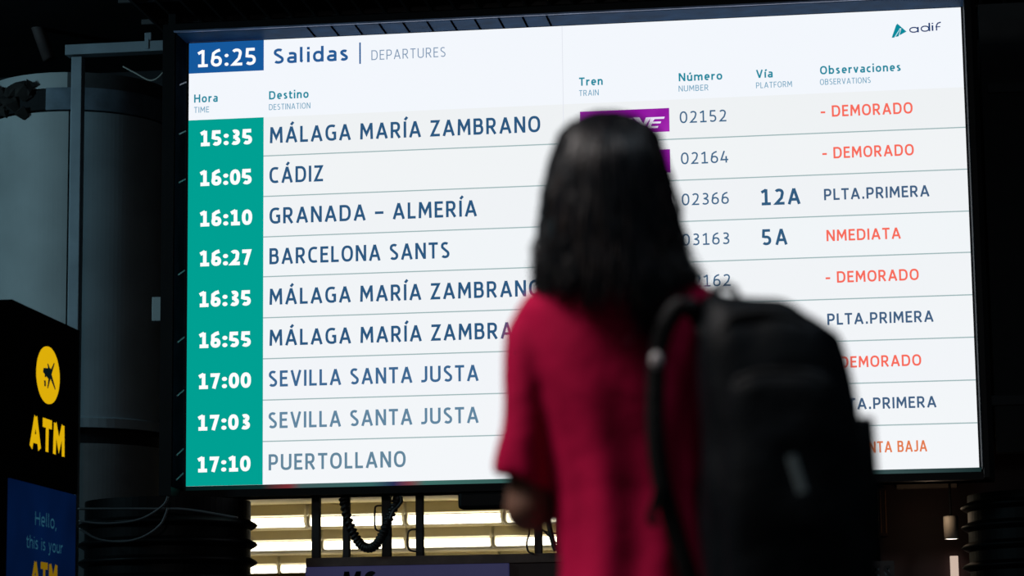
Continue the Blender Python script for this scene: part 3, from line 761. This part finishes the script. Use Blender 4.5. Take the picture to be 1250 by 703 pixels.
bm = nb(); vs = [Vector((TX, cen.y + ry * math.sin(k * math.pi / 32), cen.z + rz * math.cos(k * math.pi / 32))) for k in range(64)]
ring_loft(bm, [[v + Vector((0.0005, 0, 0)) for v in vs], [v + Vector((.006, 0, 0)) for v in vs]]); em = obj('emblem_disc', bm, YEL, top, label='yellow emblem disc')
DK = glow('emblem_dark', lin((8, 28, 34)), .6)
def onx(px, py, e=.0075): 
    q = at_x(px, py, TX); return Vector((TX + e, q.y, q.z))
bm = nb()
sc_ = (59.6, 457.0)
for tip, w in (((56.6, 444.0), 1.5), ((64.6, 443.2), 1.3), ((65.8, 475.5), 1.3), ((56.4, 474.0), 1.4), ((51.0, 451.6), 3.2)):
    dx_, dy_ = tip[0] - sc_[0], tip[1] - sc_[1]; ln = math.hypot(dx_, dy_ * .4); nx, ny = -dy_ * .4 / ln, dx_ / ln
    bm.faces.new([bm.verts.new(onx(x, y)) for x, y in ((sc_[0] + nx * w * 1.1, sc_[1] + ny * w * 2.4), (tip[0] + nx * w * .35, tip[1] + ny * w * .8), (tip[0] - nx * w * .35, tip[1] - ny * w * .8), (sc_[0] - nx * w * 1.1, sc_[1] - ny * w * 2.4))])
for pl in ([(52.8, 457), (54.6, 457.5), (54.6, 460.5), (52.8, 460)], [(51.9, 464), (54, 464.5), (54.4, 471.5), (52.4, 471.5)]):
    bm.faces.new([bm.verts.new(onx(x, y)) for x, y in pl])
es_ = obj('emblem_star', bm, DK, top, label='dark star figure on the yellow disc'); es_['kind'] = 'stuff'
def wside(s, x0, x1, yb0, cap, weight, m, par, e, track=.12):
    a = at_x(x0, yb0, TX); b = at_x(x1, yb0 + .3 * (x1 - x0), TX)
    bm = write(s, lambda x, z: Vector((TX + e, a.y + x, a.z + z)), cap * a.y / F, b.y - a.y, weight, track)
    o = obj('lettering', bm, m, par); o['kind'] = 'stuff'; return o
wside('ATM', 35, 78.5, 545, 41, .21, YEL, top, .003, .06)
CY_ = glow('cyan_dim_print', lin((44, 96, 118)), .55)
wside('Hello,', 43.5, 69.5, 640.5, 17, .10, CY_, blue, -.003, .13)
wside('this is your', 33, 77, 668, 15.5, .10, CY_, blue, -.003, .13)
wside('ATM', 38, 71, 715, 31, .21, glow('yellow_dim_print', lin((150, 116, 12)), .6), blue, -.003, .06)

# ---------------------------------------------------------------- the traveller
YP = 4.3
ORI = at(770, 760, YP); ORI = Vector((ORI.x, YP, 0))
K = 1.0 / (F / (YP * 1.026))          # metres per pixel at the figure
person = thing('person', 'person with long dark hair and red t-shirt seen from behind, looking at the board', 'person', ORI)
M_skin = mat('brown_skin', (0.20, 0.095, 0.060), .55, var=.1, scale=12, bump=.05, bscale=90)
M_shirt = mat('crimson_cotton', (0.55, 0.002, 0.062), .85, var=.10, scale=9, bump=.25, bscale=14, spec=.15)
M_jean = mat('dark_denim', (0.02, 0.03, 0.06), .85, var=.2, scale=30)
M_shoe = mat('white_trainer', (0.5, 0.5, 0.5), .6, var=.1)


def blob(bm, pts, radii, seg=16):
    """tapered limb with rounded ends; radii scalar or (rx, ry)"""
    pts = [Vector(p) for p in pts]
    P, Q = [], []
    for i, p in enumerate(pts):
        P.append(p); Q.append(radii[i])
    t0 = (P[0] - P[1]).normalized(); t1 = (P[-1] - P[-2]).normalized()
    A = [(P[0] + t0 * Q[0] * k, Q[0] * math.sqrt(max(0.01, 1 - k * k))) for k in (.98, .85, .6, .3)]
    B = [(P[-1] + t1 * Q[-1] * k, Q[-1] * math.sqrt(max(0.01, 1 - k * k))) for k in (.3, .6, .85, .98)]
    pp = [a[0] for a in A] + P + [b[0] for b in B]; rr = [a[1] for a in A] + Q + [b[1] for b in B]
    tube(bm, pp, rr, seg)


def oval_loft(bm, levels, seg=28, e=2.4):
    rings = []
    for (c, hx, hy) in levels:
        rg = []
        for k in range(seg):
            a = 2 * math.pi * k / seg; cs, sn = math.cos(a), math.sin(a)
            rg.append(Vector((c[0] + hx * math.copysign(abs(cs) ** (2 / e), cs), c[1] + hy * math.copysign(abs(sn) ** (2 / e), sn), c[2])))
        rings.append(rg)
    ring_loft(bm, rings)


def fused(name, bm, m, parent, vox, it=6, fold=None, label=None):
    me = bpy.data.meshes.new(name); bmesh.ops.recalc_face_normals(bm, faces=bm.faces); bm.to_mesh(me); bm.free()
    o = bpy.data.objects.new('tmp', me); C.objects.link(o)
    q = o.modifiers.new('r', 'REMESH'); q.mode = 'VOXEL'; q.voxel_size = vox
    s = o.modifiers.new('s', 'SMOOTH'); s.iterations = it; s.factor = .5
    dg = bpy.context.evaluated_depsgraph_get(); dg.update()
    m2 = bpy.data.meshes.new_from_object(o.evaluated_get(dg))
    bpy.data.objects.remove(o)
    if fold:
        ns = [v.normal.copy() for v in m2.vertices]
        for v, nn in zip(m2.vertices, ns): v.co += nn * fold(v.co)
    m2.name = name
    return link(name, m2, m, parent, smooth=True, label=label)


def hand(bm, wrist, dirn, palm_n, thumb_side, curl=.5):
    """palm, four unequal fingers and a thumb leaving the side of the palm"""
    dv = dirn.normalized(); pn = (palm_n - dv * palm_n.dot(dv)).normalized(); sd = dv.cross(pn).normalized() * thumb_side
    pc = wrist + dv * .045
    for k in (-1, -.33, .33, 1):
        blob(bm, [wrist + sd * k * .014, wrist + dv * .05 + sd * k * .026, wrist + dv * .085 + sd * k * .028], [.015, .0145, .011], 10)
    L_ = {1.0: .068, .33: .076, -.33: .070, -1.0: .055}
    for k, ln in L_.items():
        p = wrist + dv * .085 + sd * k * .029; dirv = dv.copy(); pts = [p]; a = 0
        for j, fr in enumerate((.45, .3, .25)):
            a += curl * (.5 + .3 * j); dirv = (dv * math.cos(a) + pn * math.sin(a)).normalized()
            p = p + dirv * ln * fr; pts.append(p)
        blob(bm, pts, [.0095, .009, .008, .0068], 10)
    p = wrist + dv * .022 + sd * .02
    pts = [p, p + (dv * .5 + sd * .8 + pn * .2).normalized() * .035, p + (dv * .5 + sd * .8 + pn * .2).normalized() * .035 + (dv * .85 + sd * .2 + pn * .45).normalized() * .03]
    pts.append(pts[-1] + (dv * .8 + pn * .6 - sd * .1).normalized() * .022)
    blob(bm, pts, [.014, .0115, .0095, .0078], 10)


# skin: head, neck, torso core, arms in one surface
HCn = at(745, 212, YP + .02)
sL, sR = at(652, 392, YP), at(856, 384, YP)
eL, eR = at(645, 622, YP - .01), at(886, 612, YP - .0)
wL = at(712, 606, YP + .215) + Vector((0, 0, .03)); wR = at(808, 606, YP + .215) + Vector((0, 0, .03))
bm = nb()
ellipsoid(bm, HCn, .073, .092, .092); ellipsoid(bm, HCn + Vector((0, .03, -.055)), .055, .065, .065)
ellipsoid(bm, HCn + Vector((0, .062, -.105)), .026, .028, .022)                                   # chin
blob(bm, [HCn + Vector((0, .09, -.012)), HCn + Vector((0, .108, -.045))], [.008, .013], 10)         # nose
for s in (-1, 1):
    ellipsoid(bm, HCn + Vector((s * .074, .005, -.03)), .008, .018, .03)                            # ears
    ellipsoid(bm, HCn + Vector((s * .03, .088, -.008)), .02, .008, .007)                            # brow
    ellipsoid(bm, HCn + Vector((s * .035, .07, -.055)), .022, .02, .02)                             # cheek
ellipsoid(bm, HCn + Vector((0, .09, -.077)), .022, .009, .007)                                      # lips
blob(bm, [HCn + Vector((0, .0, -.08)), at(750, 345, YP), at(754, 385, YP)], [.052, .052, .07])
oval_loft(bm, [(at(754, 362, YP), .08, .06), (at(755, 400, YP), .13, .08), (at(760, 500, YP), .115, .085), (at(770, 600, YP), .10, .08), (at(775, 700, YP), .115, .09), (at(775, 770, YP), .12, .095)], 24)
for s_, e_, w_, ts in ((sL, eL, wL, 1), (sR, eR, wR, -1)):
    blob(bm, [s_, s_.lerp(e_, .5), e_.lerp(s_, .08), e_], [.029, .034, .038, .040])
    blob(bm, [e_, e_.lerp(w_, .35), w_], [.041, .042, .027])
    hand(bm, w_ + (w_ - e_).normalized() * .012, (w_ - e_) + Vector((0, 0, .03)), Vector((ts * .6, 0, -.2)) * 1.0, 1 if ts < 0 else -1)
fused('body', bm, M_skin, person, .0055, 5)
for s in (-1, 1):
    bm = nb(); ellipsoid(bm, HCn + Vector((s * .03, .080, -.022)), .011, .008, .0065); e = obj('eye', bm, mat('eye_white', (.45, .42, .40), .4), person, smooth=True)
    bm = nb(); ellipsoid(bm, HCn + Vector((s * .03, .0868, -.022)), .0055, .0022, .0055); obj('iris', bm, mat('dark_iris', (.02, .012, .01), .2), e, smooth=True)

# shirt
bm = nb()
lv = [(330, 750, 40, .058), (336, 750, 66, .072), (344, 751, 92, .086), (357, 752, 112, .097), (378, 753, 123, .106), (425, 755, 116, .112), (480, 759, 101, .114), (540, 764, 92, .110), (600, 768, 87, .108), (650, 772, 86, .112), (700, 776, 88, .118), (760, 778, 94, .128), (796, 778, 96, .130)]
oval_loft(bm, [(at(x, y, YP), hw * K, hy) for y, x, hw, hy in lv], 36, 2.3)
for s_, e_, sgn in ((sL, eL, -1), (sR, eR, 1)):
    h0 = e_.lerp(s_, .145) + Vector((-.009 if sgn < 0 else .004, -.002, 0)) 
    P0 = s_ + Vector((0, 0, -.012))
    rings = []
    ax = [(-sgn * .045, .05, .050, .060), (-.0 * sgn, .018, .052, .066), (sgn * .002, -.03, .055, .070)]
    rings = []
    for k in range(13):
        t = k / 12; c = P0.lerp(h0, t); rx = .054 - .004 * math.sin(t * math.pi) ; rx = rx + (-.002 * t); ry_ = .068 - .010 * t
        if k == 0: rx, ry_ = .034, .045; c = c + Vector((-sgn * .008, 0, .040))
        if k == 1: rx, ry_ = .048, .060; c = c + Vector((0, 0, .012))
        rg = []
        for j in range(24):
            a = 2 * math.pi * j / 24
            tilt = -math.cos(a) * .014 * (1 if sgn < 0 else -1) * t
            rg.append(c + Vector((rx * math.cos(a), ry_ * math.sin(a), tilt)))
        rings.append(rg)
    ring_loft(bm, rings)
def fold(p):
    q = p - ORI
    v = .0065 * math.sin(q.x * 62 + 3.0 * math.sin(q.z * 5)) * max(0, min(1, (1.30 - q.z) * 3))
    v += .008 * (noise.noise(Vector((q.x * 9, q.y * 9, q.z * 3.2))))
    v += .003 * (noise.noise(Vector((q.x * 22 + q.z * 12, q.y * 20, q.z * 9))))
    return v
shirt = fused('t_shirt', bm, M_shirt, person, .008, 6, fold)
bm = nb(); cN = at(751, 350, YP)
rg = [cN + Vector((.062 * math.cos(a), .058 * math.sin(a), .006 - .014 * math.sin(a))) for a in [2 * math.pi * k / 28 for k in range(29)]]
tube(bm, rg, .007, 8, cap=False); obj('neckband', bm, M_shirt, shirt, smooth=True)
# jeans and shoes (below the frame)
bm = nb(); hz = .80
oval_loft(bm, [(at(778, 740, YP), .105, .088), (ORI + Vector((.016, 0, .80)), .104, .095), (ORI + Vector((.012, 0, .74)), .112, .098)], 28)
for s in (-1, 1):
    blob(bm, [ORI + Vector((s * .058 + .01, 0, .78)), ORI + Vector((s * .085, .01, .45)), ORI + Vector((s * .09, -.01, .12))], [.066, .056, .05])
fused('jeans', bm, M_jean, person, .011, 4)
for s in (-1, 1):
    bm = nb(); c = ORI + Vector((s * .09, .04, .035)); oval_loft(bm, [(c + Vector((0, 0, -.035)), .042, .125), (c + Vector((0, 0, -.01)), .044, .128), (c + Vector((0, -.01, .02)), .038, .11), (c + Vector((0, -.04, .055)), .034, .06)], 20, 2.6)
    sh = obj('shoe', bm, M_shoe, person, smooth=True)
    bm = nb(); box(bm, c + Vector((-.02, -.0, .020)), c + Vector((.02, .05, .034)), .004); obj('laces', bm, M_shirt if False else M_shoe, sh)

# hair: an inner shell plus many locks
HL = [  # image row, left, right, distance offset, depth radius
    (136.5, 730, 752, .03, .030), (141, 712, 773, .025, .055), (150, 697, 790, .02, .085), (165, 684, 803, .015, .105), (190, 676, 808, .01, .120), (220, 670, 815, .005, .125),
    (260, 663, 823, -.005, .125), (300, 659, 831, -.02, .120), (325, 656, 840, -.035, .115), (345, 654, 849, -.045, .110), (370, 662, 842, -.055, .105), (410, 680, 830, -.06, .10)]
def hl(y):
    if y <= HL[0][0]: return HL[0][1:]
    for a, b in zip(HL[:-1], HL[1:]):
        if y <= b[0]:
            t = (y - a[0]) / (b[0] - a[0]); return tuple(a[i] + (b[i] - a[i]) * t for i in range(1, 5))
    return HL[-1][1:]
def hp(y, ph, kk=1.0, wx=0.0):
    l, r_, dy, dr = hl(y)
    return at((l + r_) / 2 + (r_ - l) / 2 * kk * math.sin(ph) + wx / K, y, YP + dy - dr * kk * math.cos(ph))
M_hair = mat('near_black_hair', (0.0035, 0.0045, 0.0065), .34, var=.5, scale=30, spec=.14, stretch=(6, 6, .6))
M_hair2 = mat('dark_brown_hair', (0.014, 0.008, 0.007), .42, var=.4, scale=30, spec=.25, stretch=(6, 6, .6))
def openang(y): return math.pi if y < 172 else max(1.75, math.pi - (y - 172) / 45.0)
rings = []; ys = [136.5, 138.5, 141, 145, 150, 157, 165, 177, 190, 205, 220, 240, 260, 280, 300, 318, 332]
bm = nb(); NP = 48
outr = [[hp(y, -openang(y) * .999 + 2 * openang(y) * .999 * k / NP, .965) for k in range(NP + 1)] for y in ys]
inr = [[hp(y + 4, -openang(y) * .999 + 2 * openang(y) * .999 * k / NP, .965 - (.17 if y > 150 else .35)) for k in range(NP + 1)] for y in ys]
vo = ring_loft(bm, outr, False, False); vi = ring_loft(bm, inr, False, False)
for a, b in ((0, 0), (NP, NP)):
    for i in range(len(ys) - 1): bm.faces.new((vo[i][a], vo[i + 1][a], vi[i + 1][a], vi[i][a]))
for k in range(NP):
    bm.faces.new((vo[0][k], vo[0][k + 1], vi[0][k + 1], vi[0][k])); bm.faces.new((vo[-1][k], vo[-1][k + 1], vi[-1][k + 1], vi[-1][k]))
hair = obj('hair', bm, M_hair, person, smooth=True)
def endy(x):
    tb = [(640, 356), (655, 362), (672, 364), (690, 360), (705, 364), (721, 388), (735, 356), (752, 360), (770, 394), (790, 420), (808, 386), (822, 362), (838, 352), (852, 342), (870, 340)]
    for a, b in zip(tb[:-1], tb[1:]):
        if x <= b[0]:
            t = max(0, (x - a[0]) / (b[0] - a[0])); return a[1] + (b[1] - a[1]) * t
    return 338
random.seed(3)
def locks(n, rad_, m, name, spread, wild):
    bm = nb()
    for i in range(n):
        ph = random.uniform(-2.25, 2.25) if random.random() < .8 else random.choice((-1, 1)) * random.uniform(1.2, 1.75)
        y0 = 137 + abs(random.gauss(0, 1)) ** 1.3 * 28
        if y0 > 290: y0 = 150
        l, r_, dy, dr = hl(335); xe = (l + r_) / 2 + (r_ - l) / 2 * math.sin(ph)
        if abs(ph) > math.pi / 2: ye = endy(xe) - random.uniform(0, 16)
        else: ye = endy(xe) + random.gauss(-5, 5)
        ye = max(ye, y0 + 60)
        f1 = random.uniform(.025, .05); p1 = random.uniform(0, 6.28); am = random.uniform(.002, .007) * wild
        kk = random.uniform(.955, 1.0) + spread * random.random()
        pts = []; rr = []; N = 15
        drift = random.gauss(0, .10) * wild
        if ph > 1.0: drift += .04
        for k in range(N + 1):
            t = k / N; y = y0 + (ye - y0) * t
            if y < 200 and abs(ph) > openang(y): continue
            w = am * math.sin(f1 * (y - 137) * (1 + .5 * t) + p1) * (.15 + t * 1.2)
            flick = (max(0, t - .75) ** 2) * .25 * (random.uniform(.0, 1) if ph > .9 else .15) * (1 if ph > 0 else -1)
            pts.append(hp(y, ph * (0.35 + .65 * min(1, (y - 130) / 45)) + drift * t * t, kk * (1 + .008 * math.sin(k * 1.3 + p1)), w + flick)); rr.append(rad_ * (.6 + .5 * math.sin(math.pi * min(1, t * 1.2 + .1))) * (1 - t ** 5 * .92))
        if len(pts) > 3: tube(bm, pts, rr, 4, cap=False)
    o = obj(name, bm, m, hair, smooth=True); o['kind'] = 'stuff'
    return o
locks(620, .0058, M_hair, 'hair_locks', .010, 1.0)
locks(150, .0050, M_hair2, 'hair_locks', .014, 1.5)
locks(120, .0022, M_hair, 'loose_hair', .05, 2.3)

# ---------------------------------------------------------------- backpack
BY = YP - .225
M_bag = mat('black_nylon', (0.003, 0.005, 0.007), .55, var=.3, scale=14, bump=.3, bscale=16, spec=.1)
M_web = mat('black_webbing', (0.003, 0.0035, 0.004), .6, spec=.2, var=.2, scale=40, bump=.2, bscale=120)
KB = K * BY / YP
bag = thing('backpack', 'big black nylon backpack hanging from the right shoulder of the person in red', 'backpack', at(965, 780, BY))
BL_ = [(359, 868, 884, .02), (363, 866, 898, .04), (369, 864, 922, .06), (373, 862, 952, .08), (380, 860, 970, .09), (392, 859, 988, .10), (403, 858, 1008, .11), (415, 857, 1023, .118), (440, 857, 1030, .125),
       (480, 857, 1040, .13), (510, 857, 1047, .135), (560, 858, 1052, .14), (620, 860, 1057, .142), (680, 862, 1058, .142), (730, 866, 1056, .138), (770, 872, 1048, .12), (790, 885, 1034, .09), (797, 905, 1015, .05)]
bm = nb(); lv = []
for y, l, r_, hd in BL_:
    c = at((l + r_) / 2, y, BY); lv.append((c, (r_ - l) / 2 * KB, hd))
oval_loft(bm, lv, 48, 3.2)
body_b = fused('bag_body', bm, M_bag, bag, .010, 3, lambda p: .007 * noise.noise(p * 8) + .004 * noise.noise(Vector((p.x * 20, p.y * 20, p.z * 9 + p.x * 14))))
# front pocket, proud of the body
bm = nb(); lv = []
for y, l, r_, hd in ((452, 920, 990, .02), (458, 900, 1010, .04), (475, 890, 1022, .05), (540, 886, 1034, .055), (640, 886, 1040, .058), (720, 888, 1040, .055), (760, 896, 1030, .04), (772, 915, 1010, .015)):
    c = at((l + r_) / 2, y, BY - .13); lv.append((c, (r_ - l) / 2 * K * (BY - .13) / YP, hd))
oval_loft(bm, lv, 40, 3.0)
fused('front_pocket', bm, M_bag, bag, .009, 3, lambda p: .005 * noise.noise(p * 11))
# side pocket
bm = nb(); lv = []
for y, l, r_, hd in ((513, 1036, 1066, .055), (520, 1032, 1067, .06), (600, 1034, 1073, .065), (690, 1034, 1071, .065), (750, 1030, 1064, .06), (765, 1030, 1050, .04)):
    c = at((l + r_) / 2, y, BY); lv.append((c, (r_ - l) / 2 * KB, hd))
oval_loft(bm, lv, 28, 3.6); obj('side_pocket', bm, M_bag, bag, smooth=True)
# zip, handle, straps, tag
bm = nb(); tube(bm, ppath([(873, 430), (885, 398), (905, 384), (950, 384), (985, 398), (1002, 440), (1014, 500)], BY - .104), .005, 6); obj('zip', bm, M_web, bag, smooth=True)
bm = nb(); tube(bm, ppath([(898, 466), (930, 454), (985, 456), (1014, 472)], BY - .164), .005, 6); obj('zip', bm, M_web, bag, smooth=True)
bm = nb(); band(bm, ppath([(868, 372), (872, 354), (884, 349), (897, 354), (902, 368)], BY - .01), .028, .010, (0, 1, 0)); obj('top_handle', bm, M_web, bag, smooth=True)
SYb = YP - .145
bm = nb(); pts = smooth_path([at(870, 420, BY + .05), at(858, 396, SYb + .01), at(846, 378, SYb), at(832, 373, SYb), at(818, 386, SYb), at(807, 410, SYb), at(802, 440, SYb), at(800, 480, SYb), at(800, 530, SYb), at(806, 580, SYb), at(818, 630, SYb), at(834, 680, SYb), at(852, 730, SYb), at(872, 760, BY + .05)], 8)
band(bm, pts, .030, .014, (1, 0, 0)); st = obj('shoulder_strap', bm, M_web, bag, smooth=True, label='free strap hanging in a bow across the back')
bm = nb(); band(bm, [p + Vector((0, .002, 0)) for p in pts[8:44]], .033, .016, (1, 0, 0)); obj('strap_padding', bm, M_bag, st, smooth=True)
bm = nb(); q = at(801, 440, SYb - .014); ellipsoid(bm, q, .010, .006, .014, 14, 10); obj('buckle', bm, mat('pale_plastic_buckle', (.55, .50, .50), .35), st, smooth=True, label='small pale buckle')
bm = nb(); band(bm, ppath([(806, 590), (800, 612), (794, 632), (802, 640)], SYb - .01), .014, .004, (1, 0, 0)); obj('strap_tail', bm, M_web, st)
# strap over the shoulder that carries the load
bm = nb(); pts = smooth_path([at(880, 400, BY + .08), at(872, 372, YP - .09), at(869, 366, YP - .05), at(868, 362, YP), at(869, 372, YP + .08), at(872, 440, YP + .125), at(880, 540, YP + .12), at(893, 640, YP + .05), at(895, 700, YP - .06), at(888, 740, BY + .1)], 8)
band(bm, pts, .042, .014, (1, 0, 0)); obj('shoulder_strap', bm, M_bag, bag, smooth=True, label='loaded strap over the right shoulder')
bm = nb(); TP = BY - .196
a, b = at(966, 556, TP), at(980, 601, TP)
band(bm, [a, a.lerp(b, .5), b], .013, .004, (1, 0, 0)); tg = obj('logo_tag', bm, mat('pale_grey_tag', (.22, .28, .29), .6), bag, label='small pale slanted tag')
for o in bpy.data.objects:
    if '_w' in o: del o['_w']
